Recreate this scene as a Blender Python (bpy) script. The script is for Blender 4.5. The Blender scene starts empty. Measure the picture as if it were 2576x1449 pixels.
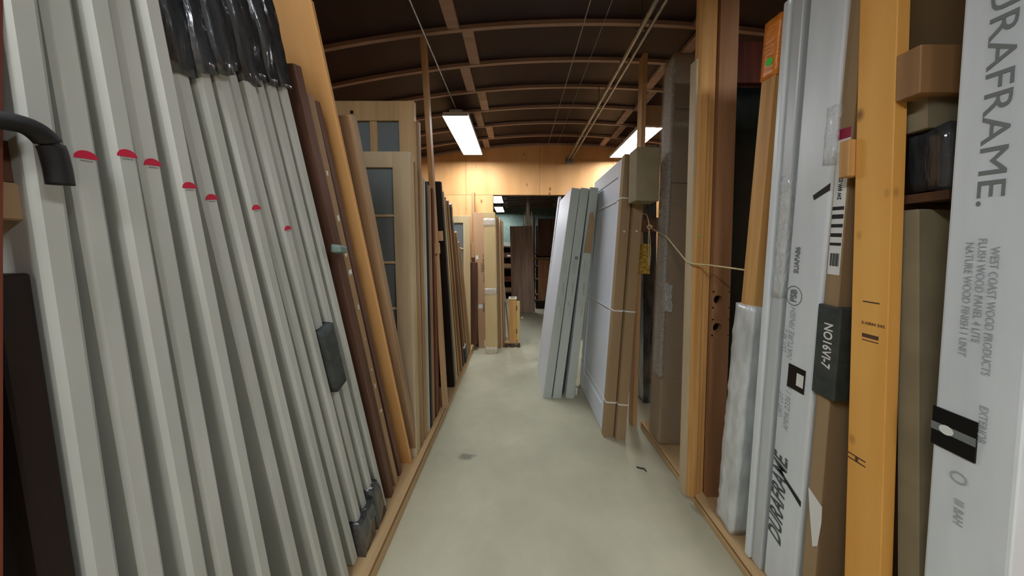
import bpy, bmesh, math, random
from mathutils import Vector, Matrix, noise
random.seed(7)
SC = bpy.context.scene
COL = SC.collection
PI = math.pi
def R(d): return math.radians(d)

# ---------------------------------------------------------------- camera
cd = bpy.data.cameras.new('camera'); cam = bpy.data.objects.new('camera', cd); COL.objects.link(cam)
cam.location = (0, 0, 1.5); cam.rotation_euler = (R(90), 0, 0)
cd.sensor_width = 36; cd.lens = 700 / 2576 * 36
cd.shift_x = -12 / 2576; cd.shift_y = -92.5 / 2576
cd.clip_start = .02; cd.clip_end = 60
SC.camera = cam
# ---------------------------------------------------------------- world, exposure
w = bpy.data.worlds.new('world'); SC.world = w; w.use_nodes = True
w.node_tree.nodes['Background'].inputs[0].default_value = (.05, .055, .06, 1)
w.node_tree.nodes['Background'].inputs[1].default_value = .3
SC.view_settings.view_transform = 'Standard'; SC.view_settings.look = 'None'
SC.view_settings.exposure = 0.0; SC.view_settings.gamma = 1
SC.view_settings.use_curve_mapping = False
LAMP = 41.0                      # emission of the hall's lamp lenses
SC.cycles.max_bounces = 8; SC.cycles.diffuse_bounces = 5; SC.cycles.transparent_max_bounces = 12
SC.cycles.sample_clamp_indirect = 6

# ---------------------------------------------------------------- materials
def lin(c):
    r = []
    for v in c[:3]:
        v /= 255
        r.append(v / 12.92 if v <= .04045 else ((v + .055) / 1.055) ** 2.4)
    return (*r, 1)
MATS = {}
def base_mat(name, rough=.6, spec=.3):
    m = bpy.data.materials.new(name); m.use_nodes = True
    b = m.node_tree.nodes['Principled BSDF']
    b.inputs['Roughness'].default_value = rough
    b.inputs['Specular IOR Level'].default_value = spec
    MATS[name] = m
    return m, m.node_tree, b
def mat(name, c1, c2=None, sc=(6, 6, 6), nscale=1.0, rough=.6, spec=.3, bump=.0, var=.12, lo=.35, hi=.65, detail=5, metal=0, bscale=1.0):
    """two-tone noise material in object space; every object gets its own small shift"""
    c2 = c2 or c1
    m, nt, b = base_mat(name, rough, spec)
    b.inputs['Metallic'].default_value = metal
    N = nt.nodes; L = nt.links
    tc = N.new('ShaderNodeTexCoord'); mp = N.new('ShaderNodeMapping'); mp.inputs['Scale'].default_value = sc
    oi = N.new('ShaderNodeObjectInfo')
    ml = N.new('ShaderNodeMath'); ml.operation = 'MULTIPLY'; ml.inputs[1].default_value = 31
    L.new(oi.outputs['Random'], ml.inputs[0]); L.new(tc.outputs['Object'], mp.inputs[0]); L.new(ml.outputs[0], mp.inputs['Location'])
    nz = N.new('ShaderNodeTexNoise'); nz.inputs['Scale'].default_value = nscale; nz.inputs['Detail'].default_value = detail
    L.new(mp.outputs[0], nz.inputs['Vector'])
    cr = N.new('ShaderNodeValToRGB'); cr.color_ramp.elements[0].position = lo; cr.color_ramp.elements[1].position = hi
    cr.color_ramp.elements[0].color = lin(c1); cr.color_ramp.elements[1].color = lin(c2)
    L.new(nz.outputs[0], cr.inputs[0])
    hs = N.new('ShaderNodeHueSaturation')
    mr = N.new('ShaderNodeMapRange'); mr.inputs[3].default_value = 1 - var; mr.inputs[4].default_value = 1 + var
    L.new(oi.outputs['Random'], mr.inputs[0]); L.new(mr.outputs[0], hs.inputs['Value'])
    L.new(cr.outputs[0], hs.inputs['Color']); L.new(hs.outputs[0], b.inputs['Base Color'])
    if bump:
        bp = N.new('ShaderNodeBump'); bp.inputs['Strength'].default_value = bump; bp.inputs['Distance'].default_value = .01 * bscale
        L.new(nz.outputs[0], bp.inputs['Height']); L.new(bp.outputs[0], b.inputs['Normal'])
    return m
def wood(name, c1, c2, rough=.55, axis='z', var=.1, grain=14, knots=0, bump=.15):
    s = {'z': (grain, grain, .7), 'x': (.7, grain, grain), 'y': (grain, .7, grain)}[axis]
    m = mat(name, c1, c2, sc=s, nscale=1.6, rough=rough, bump=bump, var=var, lo=.32, hi=.68)
    if knots:
        nt = m.node_tree; N = nt.nodes; L = nt.links; b = N['Principled BSDF']
        tc = N.new('ShaderNodeTexCoord'); mp = N.new('ShaderNodeMapping')
        ks = {'z': (1, 1, .55), 'x': (.55, 1, 1), 'y': (1, .55, 1)}[axis]
        mp.inputs['Scale'].default_value = [k * knots for k in ks]
        L.new(tc.outputs['Object'], mp.inputs[0])
        vo = N.new('ShaderNodeTexVoronoi'); L.new(mp.outputs[0], vo.inputs['Vector']); vo.inputs['Scale'].default_value = 1
        cr = N.new('ShaderNodeValToRGB'); cr.color_ramp.elements[0].position = .05; cr.color_ramp.elements[1].position = .14
        cr.color_ramp.elements[0].color = (.75, .75, .75, 1); cr.color_ramp.elements[1].color = (0, 0, 0, 1)
        L.new(vo.outputs['Distance'], cr.inputs[0])
        mx = N.new('ShaderNodeMix'); mx.data_type = 'RGBA'
        src = b.inputs['Base Color'].links[0].from_socket
        L.new(cr.outputs[0], mx.inputs[0]); L.new(src, mx.inputs[6]); mx.inputs[7].default_value = lin((92, 52, 22))
        L.new(mx.outputs[2], b.inputs['Base Color'])
    return m
def plain(name, c, rough=.6, spec=.3, metal=0):
    m, nt, b = base_mat(name, rough, spec); b.inputs['Base Color'].default_value = lin(c); b.inputs['Metallic'].default_value = metal
    return m
def film(name, col, alpha, rough=.15, scale=40, stretch=(1, 1, .3)):
    m, nt, b = base_mat(name, rough, .8)
    b.inputs['Base Color'].default_value = lin(col)
    N = nt.nodes; L = nt.links
    tc = N.new('ShaderNodeTexCoord'); mp = N.new('ShaderNodeMapping'); mp.inputs['Scale'].default_value = stretch
    nz = N.new('ShaderNodeTexNoise'); nz.inputs['Scale'].default_value = scale; nz.inputs['Detail'].default_value = 3
    nz.inputs['Distortion'].default_value = 1.2
    L.new(tc.outputs['Object'], mp.inputs[0]); L.new(mp.outputs[0], nz.inputs['Vector'])
    bp = N.new('ShaderNodeBump'); bp.inputs['Strength'].default_value = .8; bp.inputs['Distance'].default_value = .01
    L.new(nz.outputs[0], bp.inputs['Height']); L.new(bp.outputs[0], b.inputs['Normal'])
    mr = N.new('ShaderNodeMapRange'); mr.inputs[1].default_value = .35; mr.inputs[2].default_value = .7
    mr.inputs[3].default_value = alpha * .6; mr.inputs[4].default_value = min(1, alpha * 1.5)
    L.new(nz.outputs[0], mr.inputs[0]); L.new(mr.outputs[0], b.inputs['Alpha'])
    return m
def emit(name, c, s):
    m = bpy.data.materials.new(name); m.use_nodes = True; b = m.node_tree.nodes['Principled BSDF']
    b.inputs['Base Color'].default_value = (.8, .8, .8, 1)
    b.inputs['Emission Color'].default_value = lin(c); b.inputs['Emission Strength'].default_value = s; MATS[name] = m
    return m
M = MATS
mat('primer', (180, 184, 175), (194, 197, 189), sc=(3, 3, 1), nscale=2, rough=.55, bump=.05, var=.03)
mat('primer_cool', (196, 206, 206), (204, 212, 212), sc=(3, 3, 1), nscale=2, rough=.5, var=.02)
mat('primer_green', (168, 180, 170), (182, 190, 182), sc=(2, 2, .6), nscale=2, rough=.6, var=.03)
mat('black_plastic', (40, 43, 45), (70, 74, 76), sc=(9, 9, 2), nscale=2.5, rough=.17, spec=1.0, bump=.9, var=.05)
mat('black_foam', (52, 57, 54), (66, 71, 67), nscale=4, rough=.75, bump=.2)
mat('green_black_film', (14, 22, 18), (30, 42, 36), sc=(4, 4, 2), nscale=1.5, rough=.3, spec=.7, bump=.5)
wood('ply_orange', (204, 152, 92), (222, 174, 112), var=.02, grain=5)
wood('old_brown', (84, 58, 46), (110, 80, 64), var=.1)
wood('fir_tan', (144, 116, 84), (170, 140, 106), var=.08)
wood('fir_light', (186, 156, 110), (206, 176, 128), var=.06)
wood('fir_grey', (182, 164, 132), (200, 182, 148), var=.05, grain=9)
wood('pine_yellow', (190, 166, 106), (206, 184, 128), var=.05)
wood('pine_pale', (206, 184, 138), (222, 202, 160), var=.04)
wood('walnut', (74, 50, 36), (104, 72, 52), var=.1)
wood('maroon', (82, 40, 28), (112, 58, 40), var=.1)
wood('ebony', (22, 14, 12), (36, 24, 18), var=.1)
wood('slab_stain', (134, 112, 98), (172, 150, 132), var=.0, grain=9)
wood('oak', (140, 104, 66), (164, 126, 84), var=.08)
wood('post_tan', (176, 140, 100), (196, 160, 116), var=.05)
wood('post_orange', (222, 158, 72), (238, 182, 96), var=.02, grain=7, knots=9)
wood('jamb_orange', (182, 134, 76), (212, 166, 102), var=.02, grain=20)
wood('jamb_brown', (140, 100, 68), (164, 122, 86), var=.02, grain=12)
wood('kerb_wood', (178, 148, 106), (196, 168, 124), axis='y', var=.06)
wood('kerb_dark', (136, 100, 58), (156, 118, 72), axis='y', var=.03)
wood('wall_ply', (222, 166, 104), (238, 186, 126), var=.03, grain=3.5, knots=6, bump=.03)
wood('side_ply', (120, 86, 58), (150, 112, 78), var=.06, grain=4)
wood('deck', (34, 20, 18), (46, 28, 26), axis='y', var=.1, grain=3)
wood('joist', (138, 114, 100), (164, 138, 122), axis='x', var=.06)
mat('cardboard', (152, 128, 94), (162, 138, 104), sc=(3, 3, 1), nscale=1.2, rough=.85, var=.04)
mat('cardboard_light', (200, 176, 126), (210, 188, 140), sc=(3, 3, 1), nscale=1.2, rough=.8, var=.02)
mat('cardboard_olive', (140, 130, 104), (150, 140, 112), nscale=2, rough=.85, var=.02)
mat('cardboard_pink', (182, 148, 114), (192, 158, 124), sc=(3, 3, 1), nscale=1.2, rough=.85, var=.02)
mat('white_wrap', (206, 214, 216), (222, 230, 232), sc=(3, 3, .5), nscale=3, rough=.35, spec=.5, bump=.12, var=.02)
mat('vinyl', (178, 184, 184), (196, 202, 202), sc=(2, 2, .3), nscale=2, rough=.35, spec=.5, var=.02)
mat('door_white', (208, 213, 220), (216, 221, 227), sc=(2, 2, .5), nscale=1, rough=.45, var=.01)
mat('galv', (120, 124, 120), (150, 154, 150), sc=(8, 8, 8), nscale=2, rough=.4, metal=.6, var=.05)
mat('osb', (140, 112, 40), (206, 176, 78), sc=(34, 34, 60), nscale=1, rough=.7, bump=.3)
mat('wall_green', (104, 124, 116), (120, 140, 130), nscale=1, rough=.7)
mat('bubble_wrap', (180, 186, 184), (214, 220, 218), sc=(14, 14, 5), nscale=1.2, rough=.25, spec=.8, bump=.6, var=.02)
mat('orange_tape', (226, 128, 36), (240, 150, 52), sc=(10, 10, 40), nscale=2, rough=.3, spec=.6, bump=.4)
mat('rope', (196, 180, 132), (214, 200, 156), sc=(60, 60, 60), nscale=2, rough=.8)
mat('dark_rubber', (22, 22, 22), (32, 31, 30), nscale=3, rough=.6)
plain('red', (196, 30, 62), .5); plain('green_dot', (60, 226, 78), .5); plain('paper', (226, 228, 222), .6)
plain('ink', (40, 42, 42), .6); plain('ink_grey', (118, 124, 122), .6); plain('ink_pale', (166, 174, 174), .6); plain('ink_mid', (84, 88, 88), .6); plain('ink_brown', (90, 66, 50), .6)
plain('crimson', (150, 18, 58), .5); plain('label_dark', (34, 26, 22), .4); plain('steel', (120, 120, 116), .3, .5, .9)
plain('white_text', (226, 226, 220), .5); plain('strap', (226, 230, 226), .4); plain('black', (10, 11, 11), .5)
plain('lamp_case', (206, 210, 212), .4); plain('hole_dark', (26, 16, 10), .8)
film('stretch_film', (220, 222, 216), .14, .12, 26, (1, 1, 5))
film('edge_film', (226, 228, 222), .45, .14, 50, (1, 1, 6)); film('clear_film', (235, 238, 235), .4, .12, 60)
emit('lens', (246, 249, 255), LAMP)
emit('daylight_gap', (235, 242, 255), 1.4)
# glass
m, nt, b = base_mat('glass', .12, .6); b.inputs['Base Color'].default_value = lin((124, 136, 138)); b.inputs['Alpha'].default_value = .9
# concrete floor
m, nt, b = base_mat('concrete', .62, .3)
N = nt.nodes; L = nt.links
tc = N.new('ShaderNodeTexCoord'); nz = N.new('ShaderNodeTexNoise'); nz.inputs['Scale'].default_value = 2.2; nz.inputs['Detail'].default_value = 8; nz.inputs['Roughness'].default_value = .6
L.new(tc.outputs['Object'], nz.inputs[0])
cr = N.new('ShaderNodeValToRGB'); e = cr.color_ramp.elements; e[0].position = .3; e[1].position = .72
e[0].color = lin((160, 158, 136)); e[1].color = lin((184, 182, 156)); L.new(nz.outputs[0], cr.inputs[0])
# one dark smear, drawn as its own shape
mp = N.new('ShaderNodeMapping'); mp.inputs['Location'].default_value = (.37 * 9, -2.03 * 20, 0); mp.inputs['Scale'].default_value = (9, 20, 1)
L.new(tc.outputs['Object'], mp.inputs[0])
nd = N.new('ShaderNodeTexNoise'); nd.inputs['Scale'].default_value = 12; L.new(tc.outputs['Object'], nd.inputs[0])
va = N.new('ShaderNodeVectorMath'); va.operation = 'MULTIPLY_ADD'; va.inputs[1].default_value = (1.4, 1.4, 0); 
L.new(nd.outputs[1], va.inputs[0]); L.new(mp.outputs[0], va.inputs[2])
vs = N.new('ShaderNodeVectorMath'); vs.operation = 'SUBTRACT'; vs.inputs[1].default_value = (.7, .7, 0); L.new(va.outputs[0], vs.inputs[0])
vl = N.new('ShaderNodeVectorMath'); vl.operation = 'LENGTH'; L.new(vs.outputs[0], vl.inputs[0])
c2 = N.new('ShaderNodeValToRGB'); c2.color_ramp.elements[0].position = .35; c2.color_ramp.elements[1].position = .75
c2.color_ramp.elements[0].color = (.7, .7, .7, 1); c2.color_ramp.elements[1].color = (0, 0, 0, 1); L.new(vl.outputs['Value'], c2.inputs[0])
mx = N.new('ShaderNodeMix'); mx.data_type = 'RGBA'; L.new(c2.outputs[0], mx.inputs[0]); L.new(cr.outputs[0], mx.inputs[6]); mx.inputs[7].default_value = lin((92, 94, 84))
L.new(mx.outputs[2], b.inputs['Base Color'])
bp = N.new('ShaderNodeBump'); bp.inputs['Strength'].default_value = .1; L.new(nz.outputs[0], bp.inputs['Height']); L.new(bp.outputs[0], b.inputs['Normal'])

# ---------------------------------------------------------------- mesh helpers
def link(name, me, m=None, parent=None, loc=(0, 0, 0), rot=(0, 0, 0), smooth=False):
    o = bpy.data.objects.new(name, me); COL.objects.link(o)
    if m: me.materials.append(M[m] if isinstance(m, str) else m)
    o.location = loc; o.rotation_euler = rot
    if parent: o.parent = parent
    if smooth:
        for p in me.polygons: p.use_smooth = True
    return o
def bm_box(bm, x0, x1, y0, y1, z0, z1):
    v = [bm.verts.new(p) for p in ((x0, y0, z0), (x1, y0, z0), (x1, y1, z0), (x0, y1, z0), (x0, y0, z1), (x1, y0, z1), (x1, y1, z1), (x0, y1, z1))]
    for f in ((3, 2, 1, 0), (4, 5, 6, 7), (0, 1, 5, 4), (1, 2, 6, 5), (2, 3, 7, 6), (3, 0, 4, 7)):
        bm.faces.new([v[i] for i in f])
def finish(bm, name):
    me = bpy.data.meshes.new(name); bmesh.ops.recalc_face_normals(bm, faces=bm.faces); bm.to_mesh(me); bm.free(); return me
def box(name, x0, x1, y0, y1, z0, z1, m, parent=None, loc=(0, 0, 0), rot=(0, 0, 0), bev=.0, seg=1, smooth=False):
    bm = bmesh.new(); bm_box(bm, x0, x1, y0, y1, z0, z1)
    if bev: bmesh.ops.bevel(bm, geom=list(bm.edges), offset=bev, segments=seg, affect='EDGES', profile=.5)
    return link(name, finish(bm, name), m, parent, loc, rot, smooth)
def wbox(name, x0, x1, y0, y1, z0, z1, m, parent=None, bev=0, rot=(0, 0, 0), **k):
    """box given in world extents, origin at the middle of its base"""
    c = ((x0 + x1) / 2, (y0 + y1) / 2, z0)
    return box(name, x0 - c[0], x1 - c[0], y0 - c[1], y1 - c[1], 0, z1 - z0, m, parent, c, rot, bev, **k)
def empty(name, loc=(0, 0, 0), rot=(0, 0, 0)):
    o = bpy.data.objects.new(name, None); COL.objects.link(o); o.location = loc; o.rotation_euler = rot; o.empty_display_size = .05
    return o
def tag(o, label, cat, group=None):
    o['label'] = label; o['category'] = cat
    if group: o['group'] = group
    return o
def struct(o): o['kind'] = 'structure'; return o
def prism(name, pts, z0, z1, m, parent=None, loc=(0, 0, 0), rot=(0, 0, 0)):
    """polygon in xy extruded along z"""
    bm = bmesh.new(); a = [bm.verts.new((x, y, z0)) for x, y in pts]; c = [bm.verts.new((x, y, z1)) for x, y in pts]
    n = len(pts); bm.faces.new(a[::-1]); bm.faces.new(c)
    for i in range(n): bm.faces.new((a[i], a[(i + 1) % n], c[(i + 1) % n], c[i]))
    return link(name, finish(bm, name), m, parent, loc, rot)
def tube(name, pts, r, m, parent=None, n=10, loc=(0, 0, 0)):
    pts = [Vector(p) for p in pts]; bm = bmesh.new(); rings = []
    rr = r if isinstance(r, (list, tuple)) else [r] * len(pts)
    for i, p in enumerate(pts):
        t = (pts[min(i + 1, len(pts) - 1)] - pts[max(i - 1, 0)]).normalized()
        up = Vector((0, 0, 1)) if abs(t.z) < .9 else Vector((1, 0, 0))
        a = t.cross(up).normalized(); b_ = a.cross(t)
        rings.append([bm.verts.new(p + (a * math.cos(2 * PI * k / n) + b_ * math.sin(2 * PI * k / n)) * rr[i]) for k in range(n)])
    for i in range(len(rings) - 1):
        for k in range(n): bm.faces.new((rings[i][k], rings[i][(k + 1) % n], rings[i + 1][(k + 1) % n], rings[i + 1][k]))
    bm.faces.new(rings[0][::-1]); bm.faces.new(rings[-1])
    return link(name, finish(bm, name), m, parent, loc, smooth=True)
def smoothpath(P, n=6):
    P = [Vector(p) for p in P]; out = []
    for i in range(len(P) - 1):
        p0, p1, p2, p3 = P[max(i - 1, 0)], P[i], P[i + 1], P[min(i + 2, len(P) - 1)]
        for k in range(n):
            t = k / n
            out.append(.5 * ((2 * p1) + (-p0 + p2) * t + (2 * p0 - 5 * p1 + 4 * p2 - p3) * t * t + (-p0 + 3 * p1 - 3 * p2 + p3) * t ** 3))
    out.append(P[-1]); return out
def crumple(name, x0, x1, y0, y1, z0, z1, m, parent, amp=.006, seed=0, nx=14, ny=4, nz=14, loc=(0, 0, 0), freq=18, flare=0):
    """closed wrinkled bag around a box"""
    bm = bmesh.new()
    def g(n0, n1, n): return [n0 + (n1 - n0) * i / n for i in range(n + 1)]
    X, Y, Z = g(x0, x1, nx), g(y0, y1, ny), g(z0, z1, nz)
    cache = {}
    def V(x, y, z):
        k = (round(x, 5), round(y, 5), round(z, 5))
        if k not in cache:
            q = Vector((x * freq + seed * 7.3, y * freq, z * freq * .6))
            d = noise.noise_vector(q) * amp + noise.noise_vector(q * 2.6) * amp * .5
            t = (z - z0) / (z1 - z0)
            fy = (y - (y0 + y1) / 2) * flare * (1 - t); fx = (x - (x0 + x1) / 2) * 0
            cache[k] = bm.verts.new((x + d.x + fx, y + d.y * .6 + fy, z + (d.z * 2.4 if abs(z - z0) < 1e-6 or abs(z - z1) < 1e-6 else 0)))
        return cache[k]
    for a in range(nx):
        for c in range(nz):
            for y in (y0, y1): bm.faces.new((V(X[a], y, Z[c]), V(X[a + 1], y, Z[c]), V(X[a + 1], y, Z[c + 1]), V(X[a], y, Z[c + 1])))
    for a in range(ny):
        for c in range(nz):
            for x in (x0, x1): bm.faces.new((V(x, Y[a], Z[c]), V(x, Y[a + 1], Z[c]), V(x, Y[a + 1], Z[c + 1]), V(x, Y[a], Z[c + 1])))
    for a in range(nx):
        for c in range(ny):
            for z in (z0, z1): bm.faces.new((V(X[a], Y[c], z), V(X[a + 1], Y[c], z), V(X[a + 1], Y[c + 1], z), V(X[a], Y[c + 1], z)))
    return link(name, finish(bm, name), m, parent, loc, smooth=True)
def disc(name, r, m, parent, loc, rot, n=20, half=False, h=.0008):
    k = range(n + 1) if half else range(n)
    pts = [(r * math.cos((PI if half else 2 * PI) * i / n), r * math.sin((PI if half else 2 * PI) * i / n)) for i in k]
    return prism(name, pts, 0, h, m, parent, loc, rot)
def text(name, s, size, m, parent, loc, rot, shear=0, bold=0, align='LEFT', sx=1.0, ext=.0004):
    cu = bpy.data.curves.new(name, 'FONT'); cu.body = s; cu.size = size; cu.extrude = ext; cu.shear = shear; cu.offset = bold
    cu.align_x = align; cu.align_y = 'CENTER'; cu.materials.append(M[m]); cu.resolution_u = 3
    tmp = bpy.data.objects.new('tmp', cu); me = bpy.data.meshes.new_from_object(tmp); me.name = name; bpy.data.objects.remove(tmp)
    if not me.materials: me.materials.append(M[m])
    o = bpy.data.objects.new(name, me); COL.objects.link(o); o.parent = parent; o.location = loc; o.rotation_euler = rot; o.scale = (sx, 1, 1)
    return o
# lettering laid on a face that looks towards -X (right-hand rack); text running up or down
UP_L = Matrix(((0, 0, -1), (0, 1, 0), (1, 0, 0))).to_euler()
def eul(xa, ya):
    xa, ya = Vector(xa), Vector(ya); za = xa.cross(ya)
    return Matrix((xa, ya, za)).transposed().to_euler()
FACE_R_UP = eul((0, 0, 1), (0, 1, 0))       # on a -X face (normal = x cross y = -X), runs upward
FACE_R_DOWN = eul((0, 0, -1), (0, -1, 0))   # on a -X face, runs downward
FACE_F_UP = eul((0, 0, 1), (-1, 0, 0))      # on a -Y face, runs upward
FACE_F_DOWN = eul((0, 0, -1), (1, 0, 0))
FACE_L = eul((0, 1, 0), (0, 0, 1))          # on a +X face, upright

# ================================================================ SETTING
CH = 3.235; CA = .047; CX = .6
def arc(x): return CH - CA * (x - CX) ** 2
XL, XR, YB, YW, YF = -2.5, 3.1, -3.0, 4.6, 11.0
def slabbox(name, *a, **k): return struct(wbox(name, *a, **k))
slabbox('floor', XL - .1, XR + .1, YB - .1, YF + .1, -.1, 0, 'concrete')
bpy.data.objects['floor'].location = (0, 0, -.1)
for v in bpy.data.objects['floor'].data.vertices: v.co.x += (XL + XR) / 2; v.co.y += (YB + YF) / 2
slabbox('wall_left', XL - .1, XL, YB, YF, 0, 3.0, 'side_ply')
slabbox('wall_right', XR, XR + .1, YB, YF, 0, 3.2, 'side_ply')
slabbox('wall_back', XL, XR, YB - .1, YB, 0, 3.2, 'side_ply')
slabbox('wall_end', XL, XR, YF, YF + .1, 0, 3.35, 'wall_green')
# curved roof deck
def strip(name, xs, y0, y1, zf0, zf1, m, parent=None):
    bm = bmesh.new(); rows = []
    for x in xs:
        rows.append([bm.verts.new(p) for p in ((x, y0, zf0(x)), (x, y1, zf0(x)), (x, y1, zf1(x)), (x, y0, zf1(x)))])
    for i in range(len(rows) - 1):
        for k in range(4): bm.faces.new((rows[i][k], rows[i][(k + 1) % 4], rows[i + 1][(k + 1) % 4], rows[i + 1][k]))
    bm.faces.new(rows[0]); bm.faces.new(rows[-1][::-1])
    return link(name, finish(bm, name), m, parent)
xs = [XL + (XR - XL) * i / 28 for i in range(29)]
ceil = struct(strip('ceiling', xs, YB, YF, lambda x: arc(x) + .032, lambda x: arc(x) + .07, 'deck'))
SP = .412; k = 0; yj = YW - SP * 18
jm = None
while yj < YF:
    if jm is None:
        j = strip('joist', xs, -.015, .015, lambda x: arc(x), lambda x: arc(x) + .034, 'joist', ceil); jm = j.data
    else: j = link('joist', jm, None, ceil)
    j.location = (0, yj, 0)
    if abs(yj - YW) < .05: j.location.y = YW - .05
    yj += SP
bmk = bmesh.new(); bm_box(bmk, -.045, .045, .016, SP - .016, 0, .03); bmesh_block = finish(bmk, 'blocking'); bmesh_block.materials.append(M['joist'])
for i in range(-16, 15):
    for bx in ((-.38, -.48), (1.46, 1.38), (-1.9, -1.98)):
        x = bx[i % 2]
        o = link('blocking', bmesh_block, None, ceil, (x, YW + i * SP, arc(x) + .005))
# far plywood wall with the opening, sheet by sheet
wall = struct(empty('wall_far', (0, YW, 0)))
def sheet(x0, x1, z0, z1, top=False, y0=0, y1=.02, m='wall_ply'):
    n = 6; bm = bmesh.new(); g = .002
    X = [x0 + g + (x1 - x0 - 2 * g) * i / n for i in range(n + 1)]
    lo = [(x, z0 + g) for x in X]; hi = [(x, (arc(x) + .03) if top else z1 - g) for x in X]
    pts = lo + hi[::-1]
    a = [bm.verts.new((x, y0, z)) for x, z in pts]; b2 = [bm.verts.new((x, y1, z)) for x, z in pts]
    bm.faces.new(a); bm.faces.new(b2[::-1])
    for i in range(len(pts)): bm.faces.new((a[i], a[(i + 1) % len(pts)], b2[(i + 1) % len(pts)], b2[i]))
    return link('plywood_sheet', finish(bm, 'plywood_sheet'), m, wall)
for a in ((-2.5, -2.06), (-2.06, -.84), (-.84, -.39)): sheet(a[0], a[1], 0, 2.43)
sheet(1.15, 1.6, 0, 2.43); sheet(1.6, 3.1, 0, 2.43)
for a in ((-2.5, -2.06), (-2.06, -.84), (-.84, .38), (.38, 1.6), (1.6, 3.1)): sheet(a[0], a[1], 2.43, 3, top=True)
wbox('header', -.39, 1.15, .022, .11, 2.435, 2.62, 'post_tan', wall); 
wbox('stud', -.43, -.392, .022, .11, 0, 2.43, 'post_tan', wall); wbox('stud', 1.152, 1.19, .022, .11, 0, 2.43, 'post_tan', wall)
# raised rack floors with their kerbs
def platform(name, xo, xi, y0, y1, h, s):
    p = struct(empty(name, (xo, (y0 + y1) / 2, 0)))
    ly = (y1 - y0) / 2
    def bb(nm, xa, xb, z0, z1, m, bev=.002):
        box(nm, min(xa, xb), max(xa, xb), -ly, ly, z0, z1, m, p, bev=bev)
    bb('kerb_board', 0, s * .018, 0, h * .62, 'kerb_wood'); bb('kerb_strip', s * .002, s * .018, h * .62, h - .008, 'kerb_dark')
    bb('joist_board', s * .03, s * .068, 0, h - .018, 'kerb_wood')
    n = 3; wd = abs(xi - xo) / n
    for i in range(n): bb('deck_sheet', s * (i * wd + (0.0 if i == 0 else .002)), s * (i + 1) * wd, h - .008, h, 'kerb_wood')
    return p
platform('trim_1', -.648, -1.9, -2.6, 4.5, .09, -1)
platform('trim_2', 1.05, 2.5, -2.6, 2.36, .06, 1)

# ---------------------------------------------------------------- lamps
def lamp(x, y0, y1, z, label, sc=1.0):
    t = tag(empty('ceiling_lamp', (x, (y0 + y1) / 2, z)), label, 'lamp', 'linear ceiling lamps')
    ly = (y1 - y0) / 2; hw = .145
    box('housing', -hw, hw, -ly, ly, .004, .035, 'lamp_case', t, bev=.004)
    box('ballast_cover', -.075, .075, -ly + .02, ly - .02, .036, .075, 'lamp_case', t, bev=.008)
    for s in (-1, 1): box('side_rim', s * hw - .004, s * hw + .004, -ly, ly, -.012, .004, 'lamp_case', t)
    for s in (-1, 1): box('end_rim', -hw + .005, hw - .005, s * ly - .004, s * ly + .004, -.012, .004, 'lamp_case', t)
    box('lens', -hw + .008, hw - .008, -ly + .008, ly - .008, -.006, .003, 'lens', t)
    for s in (-1, 1):
        yy = s * (ly - .12); top = arc(x) - z
        box('bracket', -.03, .03, yy - .012, yy + .012, .076, .09, 'steel', t)
        tube('hanger', [(0, yy, .09), (0, yy, top + .02)], .0025, 'steel', t, 6)
    return t
lamp(-.675, 3.06, 4.29, 3.0, 'glowing lamp panel hanging above the left rack, nearest in view')
lamp(1.62, 3.2, 4.42, 3.0, 'glowing lamp panel above the right rack, partly behind the wooden post')
lamp(-.675, -1.1, .1, 3.0, 'lamp panel over the near end of the left rack, overhead')
lamp(1.4, -1.1, .1, 3.0, 'lamp panel over the near end of the right rack, overhead')
lamp(.3, -2.9, -1.7, 3.0, 'lamp panel over the aisle behind the viewer')
lamp(-.56, 7.55, 8.6, 3.0, 'small bright lamp seen at the top left corner of the opening')
lamp(-.62, 9.4, 10.6, 3.0, 'smaller bright lamp seen just above the light cartons in the back room')
# conduits and wires along the ceiling
def run(name, x, z, y0, y1, r, m, label, cat, y2x=None):
    t = tag(tube(name, [(0, 0, 0), ((y2x or 0), y1 - y0, 0)], r, m, None, 10, (x, y0, z)), label, cat)
    return t
run('conduit', -.675, 3.083, -2.9, 3.2, .007, 'galv', 'thin grey cord run leading along the ceiling to the left lamp', 'conduit')
a = run('conduit', .83, 2.99, -2.9, 4.59, .017, 'galv', 'thicker steel conduit of the pair running to the plywood wall, left one', 'conduit')
b_ = run('conduit', .885, 2.985, -2.9, 4.59, .012, 'galv', 'slimmer steel conduit of the pair running to the plywood wall, right one', 'conduit')
for yy in (.9, 1.9, 2.9, 3.9):
    wbox('clamp', -.022, .075, yy + 2.9 - .012, yy + 2.9 + .012, .018, .03, 'galv', a)
    wbox('clamp_rod', .024, .03, yy + 2.9 - .003, yy + 2.9 + .003, .03, .235, 'steel', a)
wbox('junction_box', -.03, .09, 7.42, 7.475, -.05, .02, 'galv', a)
run('wire', .47, 3.1, -2.9, 4.3, .0045, 'galv', 'thin wire under the joists left of the conduit pair', 'wire')
run('wire', .62, 3.13, -2.9, 4.3, .002, 'galv', 'very thin wire between the first wire and the conduit pair', 'wire')

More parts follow.
